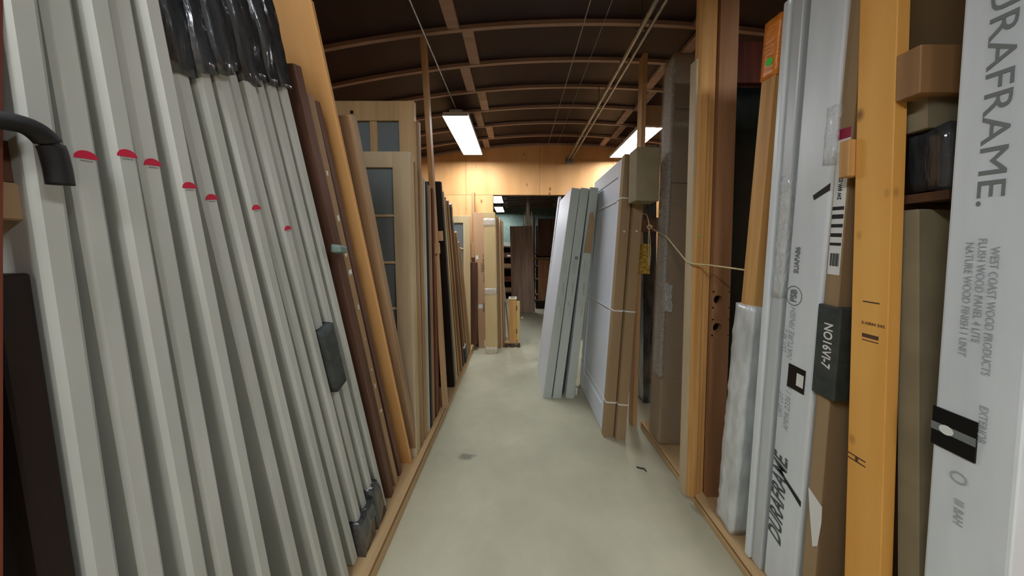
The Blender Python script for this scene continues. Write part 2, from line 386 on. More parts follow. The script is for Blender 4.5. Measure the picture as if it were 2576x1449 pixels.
# ================================================================ LEFT RACK
def lean_door(name, side, xe, yb, yt, L_, t, W, m, zb, label, cat='door', group=None, bev=.003, h2=2.1, rz=0):
    """a slab on edge; its near face meets the rack floor at yb and passes yt at height h2"""
    th = math.atan2(yb - yt, h2 - zb)
    x0, x1 = (-W, 0) if side < 0 else (0, W)
    o = box(name, x0, x1, 0, t, 0, L_, m, None, (xe, yb, zb), (th, 0, rz), bev)
    tag(o, label, cat, group); o['x0'] = 0
    return o
ORD = ['first', 'second', 'third', 'fourth', 'fifth', 'sixth', 'seventh', 'eighth', 'ninth', 'tenth', 'eleventh', 'twelfth', 'thirteenth']
WB = [.545, .625, .70, .765, .86, .985, 1.07, 1.165, 1.245, 1.31, 1.375, 1.44, 1.512]
WT = [.365, .401, .437, .472, .507, .542, .577, .612, .65, .688, .727, .767, .812]
sx = [.004, -.004, .006, -.002, .008, -.008, .002, .006, -.006, .004, -.004, .0, .0]
stick = {1: (212, 400), 2: (312, 398), 3: (380, 418), 4: (445, 473), 5: (503, 500), 7: (597, 525), 9: (668, 578)}
wraph = {5: 1.885, 6: 1.905, 7: 1.93, 8: 1.955, 9: 1.95, 10: 1.975, 11: 1.985, 12: 1.995}
extra = {0: ', nearest of the pack, beside the black bracket, without a sticker', 1: ', with the leftmost red half-round sticker', 2: ', with the second red sticker from the left',
         3: ', with the third red sticker from the left', 4: ', with the fourth red sticker from the left', 5: ', with black plastic top and the fifth red sticker from the left',
         6: ', black plastic top, between the fifth and sixth red stickers', 7: ', black plastic top and the sixth red sticker',
         8: ', black plastic top, between the sixth and last red stickers', 9: ', black plastic on both ends and the last red sticker',
         10: ', carrying the black foam sleeve on its edge', 11: ', black plastic on both ends, next after the foam-sleeved one', 12: ', last of the pack beside the old brown frames'}
for i in range(13):
    d = lean_door('door_slab', -1, -.72 + sx[i], WB[i], WT[i], 2.26, .034, .84, 'primer', .09,
                  'white primed door on edge' + extra[i], 'door', 'white primed doors leaning in the left rack', bev=.007)
    th = d.rotation_euler[0]
    if i in stick:
        px, py = stick[i]; y = .72 * 700 / (1300 - px); hz = 1.5 - (py - 632) * y / 700
        s = disc('sticker', .0135, 'red', d, (.0004, .017, (hz - .09) / math.cos(th)), FACE_L, half=True, h=.0006)
        text('sticker_print', 'PREMIUM', .0035, 'ink_grey', s, (0, -.004, .0002), (0, 0, 0), align='CENTER', ext=.0001)
    if i in wraph:
        z0 = (wraph[i] - .09) / math.cos(th)
        crumple('plastic_cover', -.845, .012, -.002, .0365, z0, 2.30, 'black_plastic', d, .008, i, 20, 3, 16)
    if i in (9, 10, 11):
        crumple('plastic_foot', -.845, .02, -.012, .048, .0, .20 if i != 11 else .26, 'black_plastic', d, .012, i + 30, 18, 4, 8, flare=.5)
    if i == 10:
        c = math.cos(th); crumple('foam_sleeve', -.10, .026, -.014, .048, .865 / c, 1.125 / c, 'black_foam', d, .002, 5, 8, 5, 8)
# near end of the left rack: dark upright, wooden arm, padded black bracket
up = tag(empty('rack_upright', (-.74, .35, .09)), 'dark brown rack upright at the far left edge, below the black bracket', 'post')
box('post', -.02, .02, -.045, .04, 0, 3.0, 'maroon', up)
box('side_board', -.42, -.03, -.05, -.03, 0, 1.35, 'walnut', up)
arm = box('arm', -.6, .005, .042, .08, 1.455, 1.51, 'fir_tan', up, bev=.003); arm['label'] = 'pale sawn arm end'
box('top_block', -.2, .0, .044, .08, 1.511, 1.57, 'walnut', arm)
P = smoothpath([(-.70, .335, 1.658), (-.695, .365, 1.674), (-.69, .392, 1.676), (-.69, .410, 1.660), (-.69, .417, 1.633), (-.69, .421, 1.600)], 6)
hk = tag(tube('padded_bracket', [(p.x + .69, p.y - .4, p.z - 1.6) for p in P], .0125, 'dark_rubber', None, 12, (-.69, .4, 1.6)), 'black rounded padded bracket curving over the wooden arm at far left', 'bracket')

lean_door('door_slab', -1, -.727, .503, .385, 1.38, .033, .8, 'ebony', .09, 'added low dark slab standing in for the shade under the wooden arm at the far left edge', 'door', h2=1.45)  # added dark slab, stands for shade on the first white door's near face
# old brown frames, plywood sheet
lean_door('door_frame', -1, -.715, 1.588, .893, 2.13, .034, .82, 'old_brown', .09, 'old dark brown door frame with worn edge next to the last white door', 'door frame', None)
o = lean_door('door_frame', -1, -.722, 1.668, .938, 2.08, .034, .8, 'fir_tan', .09, 'chipped tan door frame with white paint flecks behind the dark brown one', 'door frame', None)
for k in range(9):
    z = .6 + k * .15 + random.uniform(-.04, .04)
    wbox('paint_fleck', .0002, .001, .006 + random.random() * .01, .014 + random.random() * .014, z, z + random.uniform(.01, .045), 'paper', o)
lean_door('door_frame', -1, -.73, 1.745, .985, 2.09, .03, .8, 'old_brown', .09, 'shortest brown frame standing just in front of the orange plywood sheet', 'door frame', None)
lean_door('plywood_sheet', -1, -.70, 1.85, 1.045, 2.44, .019, 1.0, 'ply_orange', .09, 'tall orange plywood sheet rising above the leaning left pack', 'plywood')
lean_door('door_slab', -1, -.69, 1.925, 1.145, 2.12, .044, .82, 'fir_tan', .09, 'tan unfinished door leaning between the orange plywood and the glazed door', 'door')
o = lean_door('paper_tag', -1, -.70, 1.6, 1.0, .02, .02, .02, 'green_black_film', .09, 'x')
bpy.data.objects.remove(o)
crumple('tape_scrap', -.70, -.668, 1.05, 1.09, 1.49, 1.52, 'wall_green', None, .006, 2, 4, 4, 3)
tag(bpy.data.objects['tape_scrap'], 'scrap of green tape stuck on the edge of the brown frames', 'tape')
up = tag(wbox('rack_upright', -1.66, -1.58, 2.3, 2.34, .09, 3.0, 'old_brown'), 'rough brown upright just behind the orange plywood sheet, reaching the roof', 'post')

def glazed(name, xe, yb, lean, W, H, t, stile, zbot, rows, cols, m, zb, label, toph, bar=.022, side=-1, group=None, bm_=None):
    bm_ = bm_ or m
    r = tag(empty(name, (xe, yb, zb), (R(lean), 0, 0)), label, 'door', group)
    x1, x0 = (0, -W)
    box('stile', x0, x0 + stile, 0, t, 0, H, m, r, bev=.002); box('stile', x1 - stile, x1, 0, t, 0, H, m, r, bev=.002)
    box('rail', x0 + stile, x1 - stile, 0, t, 0, zbot, m, r, bev=.002); box('rail', x0 + stile, x1 - stile, 0, t, H - toph, H, m, r, bev=.002)
    gx0, gx1, gz0, gz1 = x0 + stile, x1 - stile, zbot, H - toph
    for i in range(1, rows):
        z = gz0 + (gz1 - gz0) * i / rows; box('glazing_bar', gx0, gx1, .006, t - .006, z - bar / 2, z + bar / 2, bm_, r, bev=.003)
    cw = (gx1 - gx0) / cols
    for i in range(1, cols):
        x = gx0 + cw * i
        for j in range(rows):
            za = gz0 + (gz1 - gz0) * j / rows + (bar / 2 if j else 0); zc = gz0 + (gz1 - gz0) * (j + 1) / rows - (bar / 2 if j < rows - 1 else 0)
            box('glazing_bar', x - bar / 2, x + bar / 2, .006, t - .006, za, zc, m, r, bev=.002)
    for i in range(cols):
        for j in range(rows):
            xa = gx0 + cw * i + bar / 2 * (i > 0); xb = gx0 + cw * (i + 1) - bar / 2 * (i < cols - 1)
            za = gz0 + (gz1 - gz0) * j / rows + bar / 2 * (j > 0); zc = gz0 + (gz1 - gz0) * (j + 1) / rows - bar / 2 * (j < rows - 1)
            box('pane', xa, xb, t / 2 - .003, t / 2 + .003, za, zc, 'glass', r)
    return r
glazed('glazed_door', -.685, 1.905, 3.75, .82, 2.05, .042, .11, .42, 5, 1, 'fir_grey', .09, 'greyish wooden glazed door facing the aisle, in front of the taller one', .10, .016, bm_='pine_pale')
g2 = glazed('glazed_door', -.695, 2.035, 3.75, .74, 2.43, .042, .105, .5, 7, 3, 'fir_light', .09, 'taller pine door with small square panes rising behind the glazed door', .13, .05)
disc('knot_hole', .012, 'hole_dark', g2, (-.42, -.0005, 2.355), (R(90), 0, 0))
packs = [(1.955, .035, 2.04, 'pine_yellow', 'yellow pine door edge directly behind the greyish glazed door'), (1.995, .034, 2.0, 'fir_tan', 'tan door edge second behind the greyish glazed door'),
         (2.085, .036, 2.32, 'fir_tan', 'tall tan door edge just behind the small-paned door'), (2.128, .035, 1.97, 'pine_yellow', 'pale door edge behind the tall tan one'),
         (2.170, .033, 1.95, 'primer', 'white-edged door in the middle of the brown pack'), (2.212, .044, 1.94, 'ebony', 'near-black door edge after the white-edged one'),
         (2.266, .042, 1.93, 'fir_tan', 'broad tan door edge after the near-black one'), (2.315, .036, 1.93, 'fir_tan', 'tan door edge before the first maroon one'),
         (2.362, .036, 1.92, 'maroon', 'maroon door edge in front of the tall left post'), (2.405, .03, 1.93, 'oak', 'thin oak door edge between two dark ones by the post'),
         (2.442, .034, 1.9, 'maroon', 'last maroon door edge touching the tall left post')]
for yb, t, L_, m, lab in packs:
    lean_door('door_slab', -1, -.675 - random.uniform(0, .02), yb, yb - .131, L_, t, .8, m, .09, lab, 'door', 'stained doors packed before the left post')
# tall post and arms
po = tag(empty('rack_post', (-.650, 2.50, .09), (R(6.2), R(-1.6), 0)), 'tall light wooden post of the left rack reaching the roof', 'post')
box('post', -.019, .019, 0, .06, 0, 3.13, 'post_tan', po, bev=.002)
box('arm', -.022, .05, .061, .10, 1.50, 1.585, 'post_tan', po, bev=.002); box('arm', -.022, .045, -.038, -.001, 1.40, 1.49, 'post_tan', po, bev=.002)
# leaning pack after the post
B2 = [2.885, 3.02, 3.15, 3.28, 3.41, 3.55, 3.68, 3.80, 3.92]
T2 = [2.35, 2.42, 2.49, 2.56, 2.63, 2.71, 2.79, 2.87, 2.95]
L2 = [2.07, 2.02, 2.0, 2.0, 1.97, 1.86, 1.76, 1.66, 1.6]
C2 = ['ebony', 'fir_grey', 'oak', 'oak', 'walnut', 'oak', 'fir_tan', 'oak', 'fir_tan']
LB = ['black-brown door leaning just after the tall left post', 'grey-edged door second after the tall left post', 'oak door third after the tall left post',
      'oak door fourth after the tall left post', 'walnut door with a black plastic cap on its top', 'oak door with its foot in black wrap',
      'tan door second from the far end of the left rack pack', 'short oak door near the far end of the left rack pack', 'last short door of the left rack pack, by the pale glazed door']
for i in range(9):
    d = lean_door('door_slab', -1, -.645 - .004 * (i % 3), B2[i], T2[i], L2[i], .042, .8, C2[i], .09, LB[i], 'door', 'doors leaning beyond the left post')
    if i == 4: crumple('plastic_cap', -.81, .012, -.008, .05, 1.74, 2.0, 'black_plastic', d, .004, 3, 12, 3, 6)
    if i == 5: crumple('plastic_foot', -.3, .012, -.03, .075, .0, .22, 'black_foam', d, .005, 9, 8, 4, 6); box('foam_collar', -.05, .008, -.015, .06, .222, .245, 'paper', d)
    if i in (1, 2, 6): box('edge_veneer', .0002, .002, 0, .006, .01, L2[i] - .01, 'pine_pale', d)
glazed('glazed_door', -.69, 4.16, 2, .75, 1.93, .04, .1, .3, 4, 2, 'pine_pale', .09, 'pale pine glazed door at the far end of the left rack', .1, .02)
po = tag(wbox('rack_post', -.705, -.66, 4.33, 4.42, .09, 2.42, 'post_tan', bev=.002), 'short wooden post at the far end of the left rack, behind the brown carton', 'post')
wbox('arm', -.1, .03, -.09, -.046, 1.31, 1.53, 'post_tan', po, bev=.002)
tag(wbox('door_slab', -1.5, -.60, 4.2, 4.24, .09, 1.33, 'walnut', bev=.003, rot=(R(-1), 0, 0)), 'dark short door under the arm beside the brown carton', 'door')

# cartons by the far wall
def carton(name, x0, x1, y0, y1, H, m, label, rot=(0, 0, 0), z=0, group=None):
    o = wbox(name, x0, x1, y0, y1, z, z + H, m, bev=.003, rot=rot); tag(o, label, 'carton', group); return o
c1 = carton('carton', -.585, -.405, 4.3, 4.56, 2.10, 'cardboard_pink', 'tall brown printed carton standing left of the light one', rot=(0, R(-2.6), 0))
for z, s in ((1.62, .075), (1.0, .075)):
    text('lettering', 'THERMA TRU', s, 'ink_brown', c1, (.055, -.1315, z - .15), FACE_F_DOWN, bold=.001)
    text('small_lettering', 'DOORS', s * .55, 'ink_brown', c1, (.012, -.1315, z - .3), FACE_F_DOWN)
wbox('label', -.075, -.035, -.132, -.1305, 1.38, 1.44, 'paper', c1); wbox('label', -.07, .0, -.132, -.1305, .62, .68, 'paper', c1)
wbox('label', .0, .07, -.132, -.1305, .03, .13, 'paper', c1)
c2 = carton('carton', -.455, -.288, 4.06, 4.28, 2.07, 'cardboard_light', 'light tall carton with clear tape across its middle and foot', rot=(0, R(-.9), 0))
for z0, z1 in ((.86, .96), (.0, .1), (1.86, 1.98)): crumple('clear_tape', -.086, .086, -.113, .113, z0 + .002, z1, 'clear_film', c2, .003, z0, 6, 6, 3)
for i, (x0, x1, y0, y1, H, m, l) in enumerate(((-.30, -.255, 4.3, 4.48, 2.05, 'cardboard', 'thin brown carton right behind the light carton'), (-.25, -.215, 4.33, 4.50, 2.02, 'cardboard_pink', 'pinkish thin carton second right of the light carton'), (-.21, -.18, 4.36, 4.52, 1.98, 'cardboard', 'thin brown carton at the right end of the carton row'))):
    carton('carton', x0, x1, y0, y1, H, m, l, rot=(0, R(-1.2), 0))
o = tag(box('timber_strip', -.012, .012, 0, .03, 0, 1.42, 'primer', None, (-.115, 4.558, 0), (0, R(-6), 0)), 'thin white slat leaning beside the small cabinet', 'slat')
# small sample cabinet on a base
cb = tag(empty('sample_cabinet', (-.06, 4.44, 0)), 'small wooden lock display cabinet with open yellow door on a slotted base', 'cabinet')
wbox('base_top', -.13, .11, -.11, .11, .065, .095, 'post_tan', cb, bev=.003)
for x in (-.11, -.01, .09): wbox('base_block', x - .02, x + .02, -.11, .11, 0, .065, 'walnut', cb)
wbox('body', -.065, .055, -.10, .10, .096, .745, 'jamb_orange', cb, bev=.003); wbox('top_board', -.07, .06, -.105, .105, .746, .762, 'pine_pale', cb, bev=.002)
wbox('top_label', -.04, .03, -.07, .07, .7625, .764, 'wall_green', cb)
dr = box('cabinet_door', 0, .055, 0, .022, 0, .6, 'pine_yellow', cb, (.058, -.11, .12), (0, 0, R(20)), .002)
for z in (.1, .46): box('hinge', -.006, .008, -.004, .0, z, z + .07, 'steel', dr)
kn = tube('door_knob', [(.055, .011, .33), (.085, .011, .33), (.09, .011, .33), (.105, .011, .33), (.112, .011, .33)], [.006, .006, .018, .02, .008], 'fir_light', dr)

# ================================================================ BACK ROOM
o = tag(box('door_slab', 0, .56, 0, .045, 0, 2.12, 'slab_stain', None, (-.12, 6.78, 0), (R(-3), R(-1.4), 0), .002), 'wide grey-brown stained door slab standing in the back room opening', 'door')
po = tag(wbox('rack_post', .29, .37, 8.0, 8.09, 0, 3.2, 'joist'), 'post in the back room rising above the stained slab', 'post')
bk = tag(empty('storage_rack', (.9, 8.2, 0)), 'dark storage rack right of the stained slab in the back room', 'rack')
for x in (-.42, .3, .95): wbox('upright', x, x + .06, 0, .08, 0, 2.5, 'walnut', bk)
for z in (.15, .62, 1.02, 1.4): wbox('shelf_board', -.4, 1.0, .085, .5, z, z + .04, 'walnut', bk)
wbox('cross_rail', -.4, 1.0, -.05, -.002, 1.26, 1.32, 'oak', bk)
wbox('back_panel', -.3, 1.0, .51, .53, 0, 2.3, 'ebony', bk)
wbox('front_panel', -.28, .45, -.045, -.002, 1.36, 2.45, 'walnut', bk)
tag(wbox('door_slab', .56, .86, 7.3, 7.35, .2, 1.27, 'jamb_brown'), 'short orange-brown door right of the stained slab', 'door')
tag(wbox('crate', .5, 1.0, 7.28, 7.4, 0, .195, 'ebony'), 'black crate under the short orange-brown door', 'crate')
tag(wbox('white_post', 1.01, .95, 7.3, 7.37, 0, 1.4, 'fir_grey'), 'grey weathered post beside the short orange-brown door', 'post')
bl = tag(empty('storage_rack', (-.7, 8.6, 0)), 'dark storage rack left of the stained slab in the back room', 'rack')
for x in (-1.2, -.4, .72): wbox('upright', x, x + .06, 0, .08, 0, 2.2, 'walnut', bl)
for z in (.2, .55, .95, 1.3, 1.62): wbox('shelf_board', -1.2, .75, .085, .6, z, z + .035, 'walnut', bl)
wbox('back_panel', -1.2, .75, .61, .63, 0, 1.75, 'ebony', bl)
for i, (x, z, w_, m) in enumerate(((.25, 1.657, .3, 'primer_green'), (.2, 1.337, .4, 'walnut'), (.3, .987, .3, 'fir_tan'), (.22, .587, .35, 'maroon'), (.3, .237, .3, 'cardboard'))):
    tag(wbox('stacked_board', x - .7, x - .7 + w_, 8.72, 9.1, z, z + .12, m, rot=(0, R((4, -3, 2, -2, 0)[i]), 0)),
        ['pale green board on the top of the left back-room rack', 'walnut board on the second shelf of the left back-room rack', 'tan board on the middle shelf of the left back-room rack', 'maroon board low on the left back-room rack', 'carton on the bottom shelf of the left back-room rack'][i], 'board')
for i, (x, z, w_, h_, y) in enumerate(((.5, 1.44, .06, .3, 8.3), (.5, 1.06, .06, .17, 8.3), (.5, .66, .05, .2, 8.3), (-.3, 1.335, .14, .05, 8.7))):
    tag(wbox('white_sheet', x, x + w_, y, y + .012, z, z + h_, 'paper'), ['tallest white sheet beside the stained slab', 'white sheet on the shelf under the tallest one', 'lowest white sheet beside the stained slab', 'white strip left of the stained slab'][i], 'paper')
for i in range(6):
    x = .18 + i * .045
    tag(wbox('timber_strip', x, x + .02, 7.7, 7.74, 0, 2.3 + .1 * ((i * 3) % 4), 'pine_pale' if i % 2 else 'fir_tan'), ['leftmost', 'second', 'third', 'fourth', 'fifth', 'rightmost'][i] + ' of the six thin timber strips showing above the stained slab', 'timber', 'timber strips behind the stained slab')

# ================================================================ RIGHT: doors standing in the aisle
def lean_x(name, x, y, w_, D, H, ang, m, label, cat='door', group=None, bev=.002, z=0):
    """slab whose broad faces look along X, leaning to the right"""
    return tag(box(name, 0, w_, 0, D, 0, H, m, None, (x, y, z), (0, R(ang), 0), bev), label, cat, group)
pl = ['leftmost of the three grey-edged white doors standing in the aisle', 'middle of the three grey-edged white doors standing in the aisle', 'right of the three grey-edged white doors, with a cardboard scrap on it']
for i, x in enumerate((.268, .368, .502)):
    d = lean_x('door_slab', x, 2.84, .085, .78, 2.17, (7.8, 7.6, 6.6)[i], 'primer_green', pl[i], group='primed doors leaning in the aisle')
    box('door_skin', -.0015, 0, .003, .777, .003, 2.167, 'door_white', d)
    for k, (zz, s) in enumerate(((1.42, 'UNITED FRAME NO 4'), (1.2, 'LABEL 20 MIN'), (1.0, 'PRIMED'))):
        text('print', s, .014, 'ink_grey', d, (.03 + .018 * (k % 2), -.0006, zz), FACE_F_DOWN)
        text('print', 'HOLLOW METAL CORE', .011, 'ink_grey', d, (.055, -.0006, zz - .02), FACE_F_DOWN)
    if i == 1: disc('smudge', .02, 'ink_grey', d, (.05, -.0002, 1.45), (R(90), 0, 0))
    if i == 2:
        prism('cardboard_scrap', [(0, 0), (.075, .0), (.075, .34), (.045, .42), (.02, .40)], 0, .012, 'cardboard', d, (.008, -.001, 1.5), (R(90), 0, 0))
        crumple('foam_foot', .086, .125, .05, .12, .0, .09, 'paper', d, .006, 4, 3, 3, 3)
fr = tag(empty('door_frame', (.30, 3.78, 0), (0, R(7), 0)), 'white open door frame standing behind the three aisle doors', 'door frame')
box('frame_leg', 0, .03, 0, .1, 0, 2.26, 'door_white', fr); box('panel', .031, .10, .02, .08, 0, 2.24, 'primer_green', fr); box('frame_leg', .101, .12, 0, .1, 0, 2.26, 'door_white', fr)
def strapbox(x, y, w_, D, H, ang, label, panel):
    r = tag(empty('packed_door', (x, y, 0), (0, R(ang), 0)), label, 'door', 'cardboard-edged white doors by the post')
    box('slab', .004, w_ - .004, .012, D - .012, .01, H - .01, 'door_white', r)
    if panel:
        # raised stiles and rails on the aisle face
        box('stile', -.006, .004, .013, .13, .01, H - .01, 'door_white', r, bev=.002); box('stile', -.006, .004, D - .13, D - .013, .01, H - .01, 'door_white', r, bev=.002)
        box('rail', -.006, .004, .131, D - .131, H - .15, H - .01, 'door_white', r, bev=.002); box('rail', -.006, .004, .131, D - .131, .01, .2, 'door_white', r, bev=.002)
    ce = bmesh.new()
    bm_box(ce, -.012, w_ + .002, -.004, .0115, .0, H); bm_box(ce, -.012, -.0065, .0115, .055, .0, H); bm_box(ce, w_ - .003, w_ + .002, .0115, .055, 0, H)
    link('cardboard_edge', finish(ce, 'cardboard_edge'), 'cardboard', r)
    for z in (.28, 1.02, 1.93):
        s = bmesh.new(); bm_box(s, -.0145, -.0125, -.006, D, z, z + .01); bm_box(s, -.0145, w_ + .004, -.0065, -.0045, z, z + .01)
        link('strap', finish(s, 'strap'), 'strap', r)
    wbox('staple', .02, .035, -.0055, -.0042, 1.66, 1.672, 'paper', r)
    return r
strapbox(.712, 2.244, .062, .9, 2.29, 4.3, 'bluish white panel door with cardboard edge and white straps', True)
strapbox(.797, 2.21, .062, .9, 2.27, 4.3, 'second strapped door tucked right of the bluish white one', False)

# ================================================================ RIGHT RACK
po = tag(empty('rack_post', (.99, 2.38, 0), (0, R(1.7), 0)), 'light wooden post at the corner of the right rack holding the rope', 'post')
box('post', 0, .038, 0, .089, 0, 3.2, 'post_tan', po, bev=.002)
box('arm', -.02, .22, -.065, -.001, 1.67, 1.785, 'old_brown', po, bev=.003)
box('osb_pad', .0, .10, -.02, -.001, 1.31, 1.565, 'osb', po)
box('cross_board', .05, .75, .09, .13, 2.62, 2.8, 'fir_tan', po)
tag(box('sheet_cap', 0, .175, 0, .14, 0, .4, 'cardboard_olive', None, (.88, 2.06, 1.875), (0, R(1.5), 0), .006, 2), 'olive cardboard sleeve hanging in front of the post top', 'cardboard')
tag(wbox('dark_carton', 1.25, 1.38, 2.75, 2.9, 0, 2.55, 'black_plastic'), 'black wrapped column seen behind the post under the right lamp', 'carton')
b1 = tag(empty('wrapped_carton', (1.056, 2.07, .06), (0, R(2.4), 0)), 'very tall brown carton in clear stretch film beside the post', 'carton')
box('carton_body', 0, .30, 0, .155, 0, 2.93, 'cardboard', b1, bev=.012, seg=2)
crumple('stretch_film', -.006, .306, -.005, .16, .004, 2.94, 'stretch_film', b1, .003, 8, 6, 6, 60, freq=30)
crumple('film_bunch', -.004, .05, -.014, -.004, .99, 1.2, 'clear_film', b1, .01, 6, 6, 2, 10, freq=40)
crumple('film_edge', -.016, .006, -.009, .10, .5, 2.88, 'edge_film', b1, .004, 12, 3, 6, 90, freq=60)
for z in (1.95, 2.5): box('seam', .0, .3, -.0055, -.0045, z, z + .003, 'ink_brown', b1)
# pine jamb and bored brown jamb
j1 = tag(empty('jamb_frame', (1.0, 1.645, .06), (R(2.6), 0, 0)), 'orange pine jamb with moulded edge, in front of the tall carton', 'door frame')
prism('moulding', [(0, .0), (.012, -.012), (.05, -.012), (.058, 0), (.058, .03), (0, .03)], 0, 2.85, 'jamb_orange', j1)
prism('jamb_leg', [(.059, .004), (.082, .004), (.084, .012), (.106, .012), (.106, .032), (.059, .032)], 0, 2.85, 'jamb_orange', j1)
box('side_casing', -.012, -.001, -.004, .05, .0, 2.5, 'fir_grey', j1)
disc('sticker', .005, 'green_dot', j1, (.022, -.0125, 1.53), (R(90), 0, 0))
j2 = tag(empty('jamb_board', (1.112, 1.63, .06), (R(2.4), 0, 0)), 'brown jamb board with two round bored holes', 'door frame')
def holed(W, T, H, holes, r, m, parent):
    bm = bmesh.new(); hs = 20; zs = [0]
    for hx, hz in holes: zs += [hz - W / 2, hz + W / 2]
    zs.append(H)
    for y in (0, T):
        for a in range(0, len(zs), 2):
            v = [bm.verts.new(p) for p in ((0, y, zs[a]), (W, y, zs[a]), (W, y, zs[a + 1]), (0, y, zs[a + 1]))]; bm.faces.new(v)
        for hx, hz in holes:
            sq = []; ci = []
            for k in range(hs):
                a = 2 * PI * k / hs + PI / hs * 0; c, s = math.cos(a), math.sin(a); q = 1 / max(abs(c), abs(s))
                sq.append(bm.verts.new((W / 2 + c * q * W / 2, y, hz + s * q * W / 2))); ci.append(bm.verts.new((hx + c * r, y, hz + s * r)))
            for k in range(hs): bm.faces.new((sq[k], sq[(k + 1) % hs], ci[(k + 1) % hs], ci[k]))
    for x in (0, W):
        v = [bm.verts.new(p) for p in ((x, 0, 0), (x, T, 0), (x, T, H), (x, 0, H))]; bm.faces.new(v)
    for hx, hz in holes:
        A = [bm.verts.new((hx + r * math.cos(2 * PI * k / hs), 0, hz + r * math.sin(2 * PI * k / hs))) for k in range(hs)]
        B = [bm.verts.new((v.co.x, T, v.co.z)) for v in A]
        for k in range(hs): bm.faces.new((A[k], A[(k + 1) % hs], B[(k + 1) % hs], B[k]))
    return link('board', finish(bm, 'board'), m, parent)
holed(.10, .03, 2.85, [(.033, 1.005), (.033, 1.165)], .026, 'jamb_brown', j2)
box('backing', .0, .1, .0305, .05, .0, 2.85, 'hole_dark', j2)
crumple('wrapped_stack', 1.2, 1.95, 1.70, 1.80, .062, 2.5, 'green_black_film', None, .01, 3, 10, 3, 30)
tag(bpy.data.objects['wrapped_stack'], 'dark green-black plastic covered stack in the gap behind the jambs', 'wrapped stack')
tag(wbox('rack_beam', 1.16, 2.4, 1.70, 1.74, 2.53, 2.78, 'maroon'), 'dark reddish beam across the rack above the plastic covered stack', 'beam')
# leaning wood strip with plastic lower half
t0 = lean_door('wood_strip', 1, 1.09, 1.42, 1.19, 2.42, .068, .07, 'jamb_orange', .06, 'tan wooden length, orange tape on top, lower half in white bubble wrap', 'timber')
crumple('bubble_wrap', -.014, .09, -.012, .082, .012, 1.19, 'bubble_wrap', t0, .006, 4, 4, 4, 40, freq=30)
crumple('orange_tape', -.003, .073, -.003, .071, 2.2, 2.44, 'orange_tape', t0, .001, 4, 4, 4, 8, freq=40)
disc('sticker', .016, 'green_dot', t0, (-.0045, .03, 2.265), eul((0, 1, 0), (0, 0, 1)), h=-.001)
# vinyl frame
s0 = tag(empty('vinyl_frame', (1.095, 1.255, .06), (R(4.6), 0, 0)), 'grey-white vinyl frame with a raised light ridge left of the printed white carton', 'window frame')
box('channel', 0, .5, .0, .045, 0, 2.45, 'vinyl', s0, bev=.003); box('ridge', -.012, .5, .046, .072, 0, 2.45, 'white_wrap', s0, bev=.006, seg=2)
crumple('film_cover', -.008, .04, -.003, .03, 1.25, 1.75, 'clear_film', s0, .003, 4, 3, 3, 14, freq=40)
# printed white carton
def printed(x, yb, yt, t, label, H=2.45, zb=.06):
    th = math.atan2(yb - yt, 2.1 - zb)
    r = tag(empty('printed_carton', (x, yb, zb), (th, 0, 0)), label, 'carton', 'white printed cartons in the right rack')
    box('carton_body', 0, .8, 0, t, 0, H, 'white_wrap', r, bev=.006, seg=2)
    return r
s1 = printed(1.10, 1.115, .945, .125, 'white carton with italic lettering reading upward, left of the brown carton')
E1 = -.0012
text('lettering', 'DURAFRAME.', .08, 'ink_mid', s1, (E1, .088, .2), FACE_R_UP, shear=.35, bold=.0014, sx=.82)
text('small_print', 'AMPA 2336 1 FIN', .03, 'ink_pale', s1, (E1, .082, .70), FACE_R_UP, shear=.25)
text('small_print', 'UNIT LOT', .024, 'ink_pale', s1, (E1, .11, .74), FACE_R_UP, shear=.25)
text('small_print', 'NATURE FINISH', .03, 'ink_pale', s1, (E1, .09, 1.0), FACE_R_UP, shear=.25)
text('small_print', 'LOT 48 2', .024, 'ink_pale', s1, (E1, .115, 1.02), FACE_R_UP, shear=.25)
text('small_print', 'SUAPA86', .026, 'ink_grey', s1, (E1, .092, 1.35), FACE_R_UP, bold=.0006)
rg = bmesh.new()
for k in range(28):
    a, c = 2 * PI * k / 28, 2 * PI * (k + 1) / 28
    v = [rg.verts.new((0, q * math.cos(z) * .8, q * math.sin(z))) for q, z in ((.04, a), (.04, c), (.0365, c), (.0365, a))]; rg.faces.new(v)
link('round_mark', finish(rg, 'round_mark'), 'ink_grey', s1, (E1, .094, 1.26))
text('mark_letters', 'FSB', .034, 'ink_grey', s1, (E1, .094, 1.26), FACE_R_UP, align='CENTER', bold=.001)
lb = box('window_label', -.0022, 0, .025, .09, .89, .985, 'label_dark', s1, (0, .0, 0), (R(0), 0, 0)); box('label_window', -.003, -.0023, .029, .055, .912, .962, 'white_text', lb)
prism('dark_strap', [(.0, 0), (.07, .045), (.07, .06), (.0, .022)], 0, .001, 'ink', s1, (E1 - .0005, 0, .45), eul((0, 1, 0), (0, 0, 1)))
prism('tape_strip', [(.0, 0), (.05, -.03), (.055, -.012), (.0, .025)], 0, .001, 'ink', s1, (E1, 0, 1.66), eul((0, 1, 0), (0, 0, 1)))
crumple('film_corner', -.004, .05, -.004, .03, 1.75, 1.95, 'clear_film', s1, .003, 14, 3, 3, 8, freq=50)
